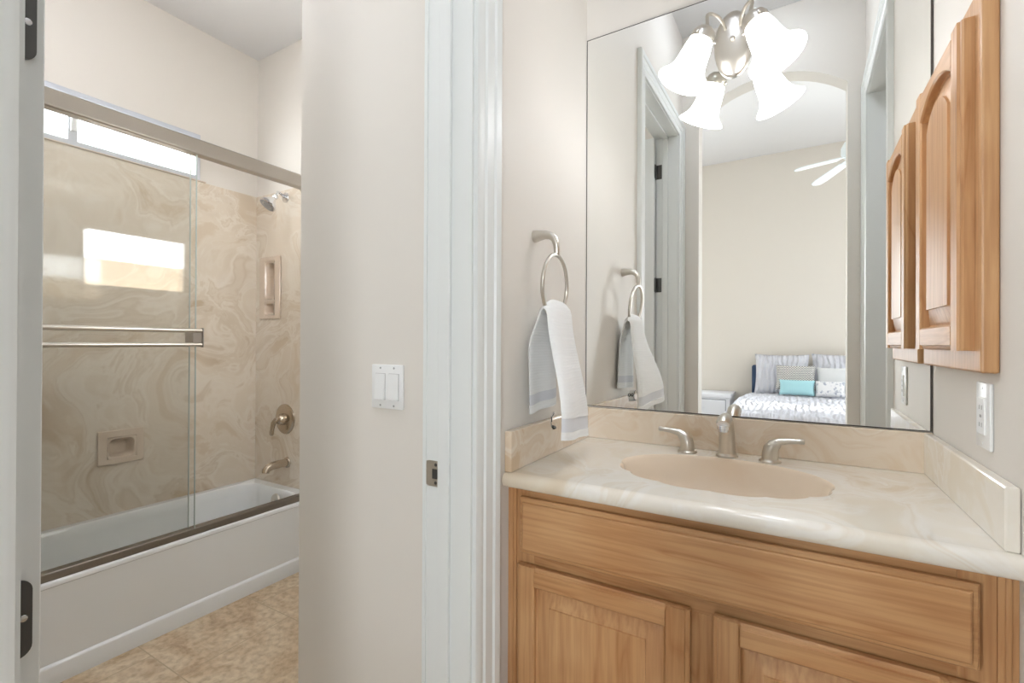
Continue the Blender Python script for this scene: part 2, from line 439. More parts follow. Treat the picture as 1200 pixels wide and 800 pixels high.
def jamb(xa, xb, y0, y1, name, stop):
    mb = MB()
    mb.box(xa, xb, y0 - .014, y0, 0, DH); mb.box(xa, xb, y1, y1 + .014, 0, DH); mb.box(xa, xb, y0 - .014, y1 + .014, DH, DH + .014)
    if stop:
        s0, s1 = stop
        mb.box(s0, s1, y0, y0 + .010, 0, DH - .01, .002); mb.box(s0, s1, y1 - .010, y1, 0, DH - .01, .002); mb.box(s0, s1, y0, y1, DH - .010, DH, .002)
    return mb.build(name, TRIM, kind='structure')
JL = jamb(XLB, XL, .152, .885, 'trim_4', (-.716, -.683))
jamb(XR, XR + .13, .150, .867, 'trim_5', None)
# strike plate on the far jamb
sp = MB()
poly = rrect(-.752, -.718, .860, .921, .004)
sp.prism(poly, .8825, .8849, fy)
lip = [Vector((x, y, z)) for x, y, z in ()]
for i in range(5):
    a0, a1 = i / 5, (i + 1) / 5
    f = lambda a: (-.752 - .012 * a, .8828 + .006 * a * a)
    (xa, ya), (xb, yb) = f(a0), f(a1)
    h0, h1 = .029 - .004 * a0 ** 2, .029 - .004 * a1 ** 2
    sp.face([(xa, ya, .8905 - h0), (xb, yb, .8905 - h1), (xb, yb, .8905 + h1), (xa, ya, .8905 + h0)])
    sp.face([(xa, ya + .002, .8905 - h0), (xa, ya + .002, .8905 + h0), (xb, yb + .002, .8905 + h1), (xb, yb + .002, .8905 - h1)])
st = sp.build('strike_plate', plain('strike_nickel', (196, 188, 176), .4, .9), JL)
MB().box(-.736, -.722, .8805, .8826, .879, .902).build('latch_slot', SHADOWLINE, st)
for z in (.869, .912):
    MB().lathe([(.0042, 0), (.0036, .0012), (.0005, .0016)], (-.727, .8826, z), (0, -1, 0), 14).build('screw', HINGE, st)

# ------------------------------------------------------------------ open door in the tub room
DR = MB()
DR.box(-1.478, XLB - .001, .166, .201, .012, DH - .004, .0015)
dr = DR.build('door_1', TRIM, kind='structure')
for zc in (.30, .886, 1.57, 2.28):
    h = MB()
    h.box(-.7566, -.7545, .162, .192, zc - .0445, zc + .0445)
    hh = MB()
    poly = [(.160, zc - .0445)] + [(.180 + .013 * math.sin(math.radians(a)), zc - .0315 - .013 * math.cos(math.radians(a))) for a in range(0, 91, 15)] + [(.180 + .013 * math.cos(math.radians(a)), zc + .0315 + .013 * math.sin(math.radians(a))) for a in range(0, 91, 15)] + [(.160, zc + .0445)]
    hh.prism(poly, -.7566, -.7545, fx)
    hh.tube([(-.762, .1585, zc - .047), (-.762, .1585, zc + .047)], .0062, 14)
    h.bm.free()
    # leaf on the jamb
    hh.box(-.755, -.722, .1521, .1536, zc - .0445, zc + .0445, .0005)
    ho = hh.build('hinge', HINGE, dr, smooth=40)
    for dz in (-.0, .028, -.028):
        MB().lathe([(.0042, 0), (.0036, .0008), (.0003, .001)], (-.7546, .1855 - (.008 if dz else 0), zc + dz), (1, 0, 0), 12).build('screw', CHROME, ho)

# ------------------------------------------------------------------ mirror (set a little off the wall at its right end)
TH = .011
mq = Matrix.Rotation(-TH, 3, 'Z')
def mloc(u, d, z):   # u along the mirror, d towards the room
    p = mq @ Vector((u, -d, 0)); return Vector((XL + .0015 + p.x, 1.588 + p.y, z))
MZ0, MZ1, MWID = .9825, 2.283, .9385
mt = thing('wall_mirror', 'large frameless wall mirror above the marble backsplash of the vanity', 'mirror', (-.157, 1.588, MZ0))
mb = MB(); mb.loft([[mloc(u, d, z) for u, z in ((.0015, MZ0 + .0015), (MWID - .003, MZ0 + .0015), (MWID - .003, MZ1 - .0015), (.0015, MZ1 - .0015))] for d in (-.0005, 0)])
mb.build('mirror_glass', MIRROR, mt)
mb = MB(); mb.loft([[mloc(u, d, z) for u, z in ((0, MZ0), (MWID, MZ0), (MWID, MZ1), (0, MZ1))] for d in (-.0012, -.0002)])
mb.build('backing', MIRROR_EDGE, mt)
# thin dark edge strips
mb = MB()
for (u0, u1, z0, z1) in ((0, MWID, MZ0, MZ0 + .002), (0, MWID, MZ1 - .002, MZ1), (0, .002, MZ0, MZ1), (MWID - .0035, MWID, MZ0, MZ1)):
    mb.loft([[mloc(u, d, z) for u, z in ((u0, z0), (u1, z0), (u1, z1), (u0, z1))] for d in (-.0002, .0006)])
mb.build('edge', MIRROR_EDGE, mt)

# ------------------------------------------------------------------ vanity cabinet
CT = .875       # counter top height
vc = thing('vanity_cabinet', 'honey maple vanity cabinet with raised panel doors under the marble counter', 'cabinet', (-.155, 1.3, 0))
mb = MB()
mb.box(XL + .02, XR - .02, 1.075, 1.585, .10, .70)
mb.box(XL + .02, XR - .02, 1.12, 1.585, 0, .10)
mb.build('carcass', WZ, vc)
FY = 1.05
for a, b, t in ((-.602, -.552, .838), (-.182, -.130, .640), (.242, .2905, .838)): MB().box(a, b, FY + .007, FY + .029, .10, t).build('face_frame_stile', WZ, vc, bevel=.001)
for a, b in ((.800, .838), (.640, .690), (.10, .14)): MB().box(-.552, .242, FY + .0075, FY + .029, a, b).build('face_frame_rail', WX, vc, bevel=.001)
for x0, x1 in ((XL + .0005, -.602), (.2905, XR - .0005)):
    mb = MB(); mb.box(x0, x1, FY + .004, FY + .020, .10, .838)
    xm = (x0 + x1) / 2
    mb.box(xm - .004, xm + .004, FY, FY + .006, .10, .838, .002)
    mb.build('filler_strip', WZ, vc)
# drawer front
def loops_rect(u0, u1, v0, v1, prof, fn):
    L = []
    for ins, d in prof:
        L.append([fn(u, v, d) for u, v in ((u0 + ins, v0 + ins), (u1 - ins, v0 + ins), (u1 - ins, v1 - ins), (u0 + ins, v1 - ins))])
    return L
fv = lambda u, v, d: Vector((u, FY - d, v))
mb = MB(); mb.loft(loops_rect(-.585, .266, .678, .817, [(0, 0), (0, .009), (.003, .012), (.010, .0135), (.011, .018), (.014, .020)], fv))
mb.build('drawer_front', WX, vc, smooth=25)
def panel_door(parent, fn, u0, u1, v0, v1, sw, rt, rb, mats, arch=0, th=.02, name='door', hinge=None):
    WVERT, WHOR = mats
    N_ = 16
    def top(u, a0, a1, vt, ins):    # arched top line of the opening between a0 and a1
        if not arch: return vt
        c, h = (a0 + a1) / 2, (a1 - a0) / 2
        R = (h * h + arch * arch) / (2 * arch)
        return vt - R + math.sqrt(max(R * R - (u - c) ** 2, 0))
    iu0, iu1, iv0, iv1 = u0 + sw, u1 - sw, v0 + rb, v1 - rt
    def door_loop(ins, d):
        a0, a1, b0, b1 = iu0 + ins, iu1 - ins, iv0 + ins, iv1 - ins
        pts = [(a0, b0), (a1, b0)] + [(a1 + (a0 - a1) * i / N_, top(a1 + (a0 - a1) * i / N_, a0, a1, b1, ins)) for i in range(N_ + 1)]
        return [fn(u, v, d) for u, v in pts]
    mbp = MB(); mbp.loft([door_loop(0, .002), door_loop(0, .006), door_loop(.005, .004), door_loop(.010, .006), door_loop(.040, .0145), door_loop(.0405, .0185), door_loop(.046, .019)])
    stl = []
    e = .0035
    root = mbp.build(name, WVERT, parent, smooth=25)
    # stiles with a shaped outer edge
    for a, b, outer in ((u0, iu0, 0), (iu1, u1, 1)):
        if outer: pts = [(a, 0), (b, 0), (b, th - .008), (b - .003, th - .005), (b - .008, th - .004), (b - .010, th), (a + e, th), (a, th - e)]
        else: pts = [(a, 0), (b, 0), (b, th - e), (b - e, th), (a + .010, th), (a + .008, th - .004), (a + .003, th - .005), (a, th - .008)]
        MB().loft([[fn(u, v, d) for u, d in pts] for v in (v0, v1)]).build('stile', WVERT, root, smooth=25)
    r = MB()
    pts = [(v0, 0), (iv0, 0), (iv0, th - e), (iv0 - e, th), (v0 + .010, th), (v0 + .008, th - .004), (v0 + .003, th - .005), (v0, th - .008)]
    r.loft([[fn(u, v, d) for v, d in pts] for u in (iu0, iu1)])
    r.build('rail', WHOR, root, smooth=25)
    r = MB(); L = []
    for i in range(N_ + 1):
        u = iu0 + (iu1 - iu0) * i / N_; t = top(u, iu0, iu1, iv1, 0)
        pts = [(v1, 0), (t, 0), (t, th - e), (t + e, th), (v1 - .010, th), (v1 - .008, th - .004), (v1 - .003, th - .005), (v1, th - .008)]
        L.append([fn(u, v, d) for v, d in pts])
    r.loft(L); r.build('rail', WHOR, root, smooth=25)
    return root
panel_door(vc, fv, -.589, -.177, .13, .650, .050, .047, .05, (WZ, WX), name='door')
panel_door(vc, fv, -.132, .266, .13, .653, .050, .047, .05, (WZ, WX), name='door')

# ------------------------------------------------------------------ countertop with integral sink
ct = thing('vanity_countertop', 'cream cultured marble counter with a shell shaped sink and splashes', 'countertop', (-.155, 1.3, .838))
cx, cyk = -.157, 1.312
def rim(t):
    """scalloped shell outline: smooth ellipse at the back, lobes along the front and the two ends"""
    a, b = .247, .172 if math.sin(t) > 0 else .182
    n = 2.15
    c, s = math.cos(t), math.sin(t)
    x = a * math.copysign(abs(c) ** (2 / n), c); y = b * math.copysign(abs(s) ** (2 / n), s)
    k = 1.0
    q = (math.degrees(t) + 90 + 180) % 360 - 180
    if abs(q) < 94.5:
        am_ = .048 * (1 - .45 * max(0, min(1, (abs(q) - 62) / 15)))
        k = 1.01 - am_ + am_ * abs(math.sin(math.pi * q / 27)) ** .75
    elif abs(q) < 120: k = 1.01 - .01 * (abs(q) - 94.5) / 25.5
    return x * k, y * k
NS = 160
rimpts = [rim(2 * math.pi * i / NS) for i in range(NS)]
nose = [(1.044, CT), (1.034, CT - .0012), (1.026, CT - .005), (1.0215, CT - .011), (1.0205, CT - .019), (1.0215, CT - .028), (1.026, CT - .034), (1.034, CT - .037), (1.05, CT - .037)]
mb = MB(); bm = mb.bm
xa, xb, yb_ = XL + .0006, XR - .0006, YB - .002
outer = []
NX = 24
for i in range(NX): outer.append((xa + (xb - xa) * i / NX, 1.044))
for i in range(10): outer.append((xb, 1.044 + (yb_ - 1.044) * i / 10))
for i in range(NX): outer.append((xb + (xa - xb) * i / NX, yb_))
for i in range(10): outer.append((xa, yb_ + (1.044 - yb_) * i / 10))
ov = [bm.verts.new((u, v, CT)) for u, v in outer]
iv = [bm.verts.new((cx + u, cyk + v, CT)) for u, v in rimpts]
eds = [bm.edges.new((ov[i], ov[(i + 1) % len(ov)])) for i in range(len(ov))] + [bm.edges.new((iv[i], iv[(i + 1) % NS])) for i in range(NS)]
bmesh.ops.triangle_fill(bm, use_beauty=True, use_dissolve=False, edges=eds)
mb.loft([[Vector((x, y, z)) for y, z in nose] for x in (xa, xb)], True, True, closed=False)
# underside
for (u0, u1, v0, v1) in ((xa, xb, 1.05, 1.10), (xa, xb, 1.52, yb_), (xa, cx - .27, 1.10, 1.52), (cx + .27, xb, 1.10, 1.52)):
    mb.face([(u0, v0, CT - .037), (u1, v0, CT - .037), (u1, v1, CT - .037), (u0, v1, CT - .037)])
mb.build('counter_slab', COUNTER, ct, smooth=40)
mb = MB(); L = []
for sc, dz, el in ((1, 0, 0), (.985, -.003, 0), (.975, -.010, .1), (.955, -.030, .3), (.90, -.065, .6), (.78, -.100, .9), (.55, -.125, 1), (.28, -.135, 1), (.09, -.138, 1)):
    ring = []
    for i in range(NS):
        t = 2 * math.pi * i / NS; ru, rv_ = rimpts[i]
        eu, ev = .243 * math.cos(t), .172 * math.sin(t)
        ring.append(Vector((cx + sc * (ru * (1 - el) + eu * el), cyk + sc * (rv_ * (1 - el) + ev * el), CT + dz)))
    L.append(ring)
mb.loft(L, False, True)
sk = mb.build('sink_bowl', SINK, ct, smooth=60)
MB().lathe([(.023, 0), (.022, .003), (.015, .002), (.013, -.002), (.001, -.002)], (cx, cyk, CT - .1375), n=28).build('drain', CHROME, sk, smooth=40)
ZS = .979
MB().box(XL + .0006, XR - .0006, 1.569, YB - .004, CT, ZS + .001, .002).build('backsplash', SPLASH, ct)
MB().box(XL + .0006, XL + .0205, 1.032, 1.569, CT, ZS, .003).build('side_splash', SPLASH, ct)
MB().box(XR - .0195, XR - .0006, 1.046, 1.569, CT, ZS, .003).build('side_splash', COUNTER, ct)

# ------------------------------------------------------------------ faucet
fc = thing('faucet', 'brushed nickel widespread faucet with two lever handles behind the sink', 'faucet', (cx, 1.513, CT))
mb = MB(); FYc = 1.516
mb.lathe([(.0295, 0), (.0300, .003), (.0285, .006), (.0245, .0075), (.0235, .010)], (cx, FYc, CT), n=36)
L = []
prof = [(0, .0160, .0160), (.02, .0158, .0165), (.05, .0145, .0165), (.08, .0135, .0165), (.098, .0135, .0155)]
path = [(cx, FYc, CT + .006), (cx, FYc, CT + .04), (cx, FYc - .004, CT + .075), (cx, FYc - .013, CT + .100), (cx, FYc - .034, CT + .1125), (cx, FYc - .06, CT + .113), (cx, FYc - .083, CT + .1085), (cx, FYc - .094, CT + .103)]
mb.tube(path, [.0232, .0222, .0205, .0195, .0186, .0184, .0190, .0165], 28)
sp_ = mb.build('spout', NICKEL, fc, smooth=50)
MB().lathe([(.0165, .0), (.0165, .010), (.0135, .0108), (.0135, .0175), (.010, .0175)], (cx, FYc - .085, CT + .101), (0, -.12, -1), 24).build('aerator', CHROME, sp_, smooth=40)
for s, hx in ((-1, -.266), (1, -.046)):
    mb = MB()
    mb.lathe([(.0275, 0), (.0280, .003), (.0265, .006), (.0215, .0075), (.0205, .010)], (hx, 1.506, CT), n=32)
    mb.tube([(hx, 1.506, CT + .006), (hx + s * .0, 1.506, CT + .022), (hx + s * .002, 1.506, CT + .036), (hx + s * .010, 1.505, CT + .048), (hx + s * .022, 1.504, CT + .056)], [.0205, .0200, .0190, .0165, .0095], 24)
    h = mb.build('handle', NICKEL, fc, smooth=50)
    mb = MB()
    mb.tube([(hx + s * .012, 1.505, CT + .052), (hx + s * .026, 1.504, CT + .059), (hx + s * .045, 1.502, CT + .0625), (hx + s * .066, 1.501, CT + .0640), (hx + s * .080, 1.50, CT + .0655), (hx + s * .083, 1.50, CT + .0655)], [.0125, .0098, .0078, .0068, .0076, .0056], 16)
    mb.build('lever', NICKEL, h, smooth=50)

# ------------------------------------------------------------------ towel ring and towel
tr = thing('towel_ring', 'brushed nickel towel ring on a flared post on the left wall', 'towel ring', (XL, 1.191, 1.509))
TX = -.573
mb = MB()
mb.tube([(XL + .0006, 1.192, 1.507), (XL + .004, 1.192, 1.507), (XL + .018, 1.192, 1.508), (XL + .036, 1.192, 1.508), (XL + .053, 1.192, 1.503), (XL + .064, 1.192, 1.492), (XL + .0695, 1.192, 1.476), (XL + .0705, 1.192, 1.460), (XL + .0705, 1.192, 1.4445)],
        [.0175, .0175, .0150, .0125, .0108, .0098, .0090, .0082, .0066], 20)
mb.build('post', NICKEL, tr, smooth=50)
RC, RR = Vector((-.5645, 1.201, 1.3625)), .085
mb = MB(); mb.tube([(RC.x + .0085 * math.cos(2 * math.pi * i / 64), RC.y + .93 * RR * math.sin(2 * math.pi * i / 64) - .010 * math.cos(2 * math.pi * i / 64), RC.z + RR * math.cos(2 * math.pi * i / 64)) for i in range(64)], .0058, 14, closed=True)
mb.build('ring', NICKEL, tr, smooth=60)
# towel: a grid draped over the ring's bottom bar
zb_ = RC.z - RR
def sm(a, b, t): t = max(0, min(1, t)); t = t * t * (3 - 2 * t); return a + (b - a) * t
LB, LF = .285, .364       # lengths behind and in front
NU, NV = 110, 40
def towel_pt(u, v, off):
    """u: -1 (back hem) .. 0 (over the ring) .. 1 (front hem); v: 0..1 across"""
    if u < 0:
        k = -u
        x = sm(TX - .012, XL + .024, k / .35); z = zb_ + .020 - k * LB
        y0 = sm(1.150, 1.118, k * 2.4); y1 = sm(1.275, 1.300, k)
        x += .005 * math.sin(v * 9 + 1.2) * k
        if k < .06: x = TX - .012 * math.sin(k / .06 * math.pi / 2); z = zb_ + .020 - .018 * (1 - math.cos(k / .06 * math.pi / 2))
        n = Vector((-1, 0, 0)) if k > .06 else Vector((-math.sin(k / .06 * math.pi / 2), 0, math.cos(k / .06 * math.pi / 2)))
        bulge = .030
    else:
        k = u
        x = sm(TX + .012, -.487 - .035 * v, k / .9); z = zb_ + .020 - k * LF + .03 * (1 - v) * k
        y0 = sm(1.140, 1.068, k); y1 = sm(1.290, 1.318, k * 1.2)
        x += .006 * math.sin(v * 7.5 + .4) * (.35 + .65 * k)
        if k < .06: x = TX + .012 * math.sin(k / .06 * math.pi / 2) + .0024 * math.sin(v * 8.5 + .4); z = zb_ + .020 - .018 * (1 - math.cos(k / .06 * math.pi / 2))
        n = Vector((1, 0, 0)) if k > .06 else Vector((math.sin(k / .06 * math.pi / 2), 0, math.cos(k / .06 * math.pi / 2)))
        bulge = .036
    z += .012 * math.sin(v * math.pi) * (1 - min(1, abs(u) * 3)) - .012 * (1 - v) * 0
    z += .010 * v * max(0, -u)
    e = math.sin(max(0, min(1, v)) * math.pi) ** .35
    th = bulge * .5 * e
    return Vector((x, y0 + (y1 - y0) * v, z)) + n * (th * off)
def towel_piece(ua, ub, mat, name, parent, fat=1.0, **kw):
    mb = MB(); n = max(3, int(NU * abs(ub - ua) / 2)); L = []
    for i in range(n + 1):
        u = ua + (ub - ua) * i / n
        outer_ = [towel_pt(u, j / NV, fat) for j in range(NV + 1)]
        inner_ = [towel_pt(u, j / NV, -.15) for j in range(NV, -1, -1)]
        L.append(outer_ + inner_)
    mb.loft(L); return mb.build(name, mat, parent, smooth=50, **kw)
tw = thing('hand_towel', 'white ribbed hand towel hanging through the towel ring', 'towel', (TX, 1.23, .905))
towel_piece(-.82, .84, TOWEL, 'terry_body', tw)
for a, b in ((-.92, -.82), (.84, .94)): towel_piece(a, b, BAND, 'woven_band', tw, .82)
for a, b in ((-1, -.92), (.94, 1)): towel_piece(a, b, TOWEL, 'hem', tw, 1.0)
tdir, tnor, tc = Vector((-.447, .894, 0)), Vector((.894, .447, 0)), Vector((-.578, 1.215, .962))
def tagp(a, z, n): return tc + tdir * a + Vector((0, 0, z)) + tnor * n
def tag_piece(a0, a1, mat, name, parent):
    mb = MB(); prof = [(.046, .004), (.036, -.002), (.022, -.004), (.008, -.003), (.001, .002), (.004, .009)]
    front = [(z, n + .0007) for z, n in prof]; back = [(z, n - .0007) for z, n in reversed(prof)]
    mb.loft([[tagp(a, z, n) for z, n in front + back] for a in (a0, a1)]); return mb.build(name, mat, parent, smooth=50)
tgo = tag_piece(-.018, .012, WHITE, 'care_tag', tw)
tag_piece(-.021, -.018, BLACK, 'tag_edge', tgo)
mb = MB()
for aa in (-.008, .008):
    mb.tube([tagp(aa + .006 * math.cos(q * math.pi / 12), .027 + .006 * math.sin(q * math.pi / 12), -.0026) for q in range(24)], .0016, 6, closed=True)
mb.build('tag_lettering', BLACK, tgo)

# ------------------------------------------------------------------ vanity light on the mirror
vl = thing('vanity_light', 'two-arm brushed nickel vanity light with white bell shades on the mirror', 'wall light', (-.149, 1.582, 2.11))
mb = MB()
def mface(x): return 1.588 - TH * (x - XL)
pc = Vector((-.149, mface(-.149), 2.116))
mb.lathe([(.054, .0008), (.054, .006), (.050, .012), (.040, .017), (.022, .021), (.001, .022)], pc, (0, -1, 0), 40, sx=1, sy=1.86)
bp = mb.build('backplate', NICKEL, vl, smooth=50)
# keep the oval upright
mb = MB(); mb.lathe([(.006, 0), (.0075, .004), (.005, .009), (.001, .0105)], pc + Vector((0, -.022, .006)), (0, -1, 0), 18); mb.build('finial', NICKEL, bp, smooth=50)
for s in (-1, 1):
    cxs = -.149 + s * .068
    tip = Vector((-.149 + s * .120, 1.436, 1.968)); top = Vector((cxs, 1.450, 2.086))
    ax = (tip - top).normalized()
    a0 = Vector((-.149 + s * .020, pc.y - .014, 2.158))
    end = top - ax * .022
    ctrl = [a0, a0 + Vector((s * .006, -.028, .012)), a0 + Vector((s * .020, -.060, .018)), a0 + Vector((s * .038, -.092, .006)), end + Vector((-s * .004, -.003, .010)), end]
    # smooth the arm with a Catmull-Rom pass
    pts = []
    C_ = [ctrl[0]] + ctrl + [ctrl[-1]]
    for i in range(1, len(C_) - 2):
        for t in [k / 6 for k in range(6)]:
            p0, p1, p2, p3 = C_[i - 1:i + 3]
            pts.append(.5 * ((2 * p1) + (-p0 + p2) * t + (2 * p0 - 5 * p1 + 4 * p2 - p3) * t * t + (-p0 + 3 * p1 - 3 * p2 + p3) * t ** 3))
    pts.append(end)
    mb = MB(); mb.tube(pts, .005, 14); arm = mb.build('arm', NICKEL, vl, smooth=60)
    mb = MB(); mb.lathe([(.010, -.026), (.022, -.024), (.031, -.014), (.0345, -.004), (.0345, .012), (.032, .012)], top, ax, 32)
    for k in range(3):
        an = k * 2.094 + .5
        q = ax.to_track_quat('Z', 'Y'); d = q @ Vector((math.cos(an), math.sin(an), 0))
        mb.lathe([(.003, .033), (.004, .037), (.004, .040), (.001, .041)], top + ax * .004, d, 10)
    so = mb.build('socket_cup', NICKEL, arm, smooth=45)
    Ls = (tip - top).length
    pr = [(.030, .002), (.033, .012), (.0375, .03), (.041, .055), (.0435, .075), (.048, .092), (.057, .108), (.069, .120), (.074, .1255), (.0715, .1245), (.055, .110), (.045, .092), (.040, .070), (.035, .03), (.029, .006)]
    k_ = Ls / .1255
    mb = MB(); mb.lathe([(r, h * k_) for r, h in pr], top, ax, 40, cap0=False, cap1=True)
    mb.build('shade', SHADE, so, smooth=70)

# ------------------------------------------------------------------ switch, outlet
ls = thing('light_switch', 'white double rocker light switch on the wall beside the doorway', 'light switch', (-.899, YS, 1.032))
MB().box(-.954, -.844, YS - .007, YS, 1.032, 1.146, .0025).build('plate', WHITE, ls, smooth=40)
for x0 in (-.938, -.8905):
    mb = MB(); mb.box(x0 - .001, x0 + .034, YS - .0078, YS - .005, 1.0545, 1.1235); mb.build('rocker_recess', plain('switch_gap', (180, 178, 175), .6), ls)
    mb = MB(); mb.loft([[Vector((x, y, z)) for x, z in ((x0, 1.0555), (x0 + .033, 1.0555), (x0 + .033, 1.1225), (x0, 1.1225))] for y in (YS - .006, YS - .0085)] )
    for v in mb.bm.verts:
        if v.co.y < YS - .007 and v.co.z < 1.06: v.co.y -= .004
    mb.build('rocker', WHITE, ls)
for x0 in (-.9215, -.874):
    for z in (1.0405, 1.1375):
        MB().lathe([(.003, 0), (.0026, .001), (.0003, .0013)], (x0, YS - .0068, z), (0, -1, 0), 10).build('screw', plain('screw_grey', (170, 170, 168), .4), ls)
wo = thing('wall_outlet', 'white electrical outlet on the right wall below the medicine cabinet', 'outlet', (XR, 1.2, 1.012))
MB().box(XR - .006, XR, 1.163, 1.235, 1.012, 1.134, .0025).build('plate', WHITE, wo, smooth=40)
ins = MB().box(XR - .009, XR - .005, 1.182, 1.216, 1.038, 1.106, .001).build('receptacle', WHITE, wo)
mb = MB()
for z in (1.056, 1.088):
    mb.box(XR - .0095, XR - .0088, 1.192, 1.1935, z - .004, z + .004); mb.box(XR - .0095, XR - .0088, 1.204, 1.2055, z - .004, z + .004)
mb.box(XR - .0095, XR - .0088, 1.195, 1.203, 1.0695, 1.0745)
mb.build('slot', plain('slot_grey', (165, 163, 160), .6), ins)
for z in (1.022, 1.124):
    MB().lathe([(.003, 0), (.0026, .001), (.0003, .0013)], (XR - .0058, 1.199, z), (-1, 0, 0), 10).build('screw', WHITE, wo)

# ------------------------------------------------------------------ medicine cabinet
mc = thing('medicine_cabinet', 'honey maple medicine cabinet with one arched panel door on the right wall', 'cabinet', (XR, 1.335, 1.152))
fm = lambda u, v, d: Vector((.2905 - d, u, v))
mb = MB(); mb.slab(fx, .2905, XR - .0004, (1.133, 1.545), (1.154, 1.842), [(1.18, 1.49, 1.20, 1.80)])
mb.build('frame', WZ, mc, bevel=.004)
MB().box(.3125, XR - .0004, 1.18, 1.49, 1.20, 1.80).build('cabinet_back', WZ, mc)
panel_door(mc, fm, 1.166, 1.512, 1.193, 1.803, .050, .034, .05, (WZ, WY), arch=.040, th=.0225, name='door')

# ------------------------------------------------------------------ tub room: surround, tub, shower door
ZT, XT = .361, -2.225
MB().slab(fx, XW + .0004, XW + .012, (.206, YW - .0005), (ZT + .001, 2.098), [(.985, 1.100, .632, .734)]).build('wall_surround_long', SURR, kind='structure')
po = [(XW + .012, ZT + .001), (-2.40, ZT + .001)] + [(-2.40 - .085 * (1 - math.cos(math.radians(a))), 2.098 - .085 * (1 - math.sin(math.radians(a)))) for a in range(0, 91, 10)] + [(XW + .012, 2.098)]
# faucet side panel built around its soap dish recess
mb = MB()
mb.slab(fy, YW - .012, YW - .0004, (XW + .012, -2.485), (ZT + .001, 2.098), [(-2.745, -2.645, 1.365, 1.441), (-2.745, -2.645, 1.455, 1.685)])
po = [(-2.485, ZT + .001), (-2.40, ZT + .001)] + [(-2.485 + .085 * math.cos(math.radians(a)), 2.013 + .085 * math.sin(math.radians(a))) for a in range(0, 91, 10)]
mb.prism(po, YW - .012, YW - .0004, fy)
mb.build('wall_surround_faucet', SURR, kind='structure')
MB().box(XW + .012, -2.23, .2055, .217, ZT + .001, 2.098).build('wall_surround_end', SURR, kind='structure')
# window sill and window
wn = MB(); xg0 = XW - .032
wn.slab(fx, xg0, xg0 + .04, (.38, 1.40), (2.105, 2.362), [(.405, .835, 2.13, 2.337), (.870, 1.375, 2.13, 2.337)])
w1 = wn.build('window_1', plain('white_vinyl', (206, 209, 216), .3), kind='structure', bevel=.003)
MB().box(xg0 + .016, xg0 + .020, .405, .835, 2.13, 2.337).build('pane', PANE, w1)
MB().box(xg0 + .022, xg0 + .026, .870, 1.375, 2.13, 2.337).build('pane', PANE, w1)
mb = MB(); mb.box(xg0 + .04, xg0 + .056, .842, .862, 2.17, 2.30, .003); mb.build('latch', WHITE, w1)
MB().box(XW + .0005, XW + .020, .36, 1.425, 2.0985, 2.1045, .002).build('trim_6', NICHE, kind='structure')
# added unseen window; its glowing panes supply the reflection in the shower glass
wn = MB(); wn.slab(fx, XS - .004, XS + .03, (1.0, 1.51), (1.49, 1.825), [(1.02, 1.49, 1.51, 1.805)])
w2 = wn.build('glow_window', TRIM, kind='structure')
MB().box(XS + .022, XS + .026, 1.02, 1.49, 1.655, 1.805).build('upper_glow', SKYGLOW, w2)
MB().box(XS + .022, XS + .026, 1.02, 1.49, 1.51, 1.655).build('lower_glow', FENCEGLOW, w2)

# bathtub
bt = thing('bathtub', 'white alcove bathtub with a plain apron and sliding glass door', 'bathtub', (-2.54, .97, 0))
def rr3(x0, x1, y0, y1, r, z, n=8): return [Vector((u, v, z)) for u, v in rrect(x0, x1, y0, y1, r, n)]
tx0, tx1, ty0, ty1 = XW + .0006, XT, .2062, YW - .0008
mb = MB()
L = [rr3(tx0, tx1 + .010, ty0, ty1, .004, 0), rr3(tx0, tx1 + .010, ty0, ty1, .004, .063), rr3(tx0, tx1 + .008, ty0, ty1, .004, .068), rr3(tx0, tx1 - .001, ty0, ty1, .004, .074), rr3(tx0, tx1 - .002, ty0, ty1, .004, .30),
     rr3(tx0, tx1 - .002, ty0, ty1, .004, ZT - .022), rr3(tx0, tx1 + .002, ty0, ty1, .004, ZT - .018), rr3(tx0, tx1 + .002, ty0, ty1, .004, ZT - .007), rr3(tx0, tx1 - .001, ty0, ty1, .005, ZT - .002), rr3(tx0, tx1 - .006, ty0, ty1, .006, ZT),
     rr3(tx0 + .045, tx1 - .075, ty0 + .07, ty1 - .06, .10, ZT), rr3(tx0 + .053, tx1 - .083, ty0 + .08, ty1 - .066, .10, ZT - .008),
     rr3(tx0 + .060, tx1 - .09, ty0 + .10, ty1 - .072, .11, ZT - .05), rr3(tx0 + .075, tx1 - .105, ty0 + .17, ty1 - .085, .12, .18), rr3(tx0 + .10, tx1 - .13, ty0 + .26, ty1 - .11, .12, .085), rr3(tx0 + .16, tx1 - .19, ty0 + .34, ty1 - .17, .11, .062)]
mb.loft(L)
mb.build('tub_shell', TUBW, bt, smooth=40)
mb = MB(); mb.lathe([(.036, 0), (.036, .006), (.033, .010), (.012, .011), (.010, .008), (.001, .008)], (-2.525, 1.652, .302), (0, -1, .12), 28)
mb.build('overflow_plate', NICKEL, bt, smooth=40)
mb = MB(); mb.box(-2.315, -2.3125, 1.12, 1.155, .26, .285); 
mb.bm.free()

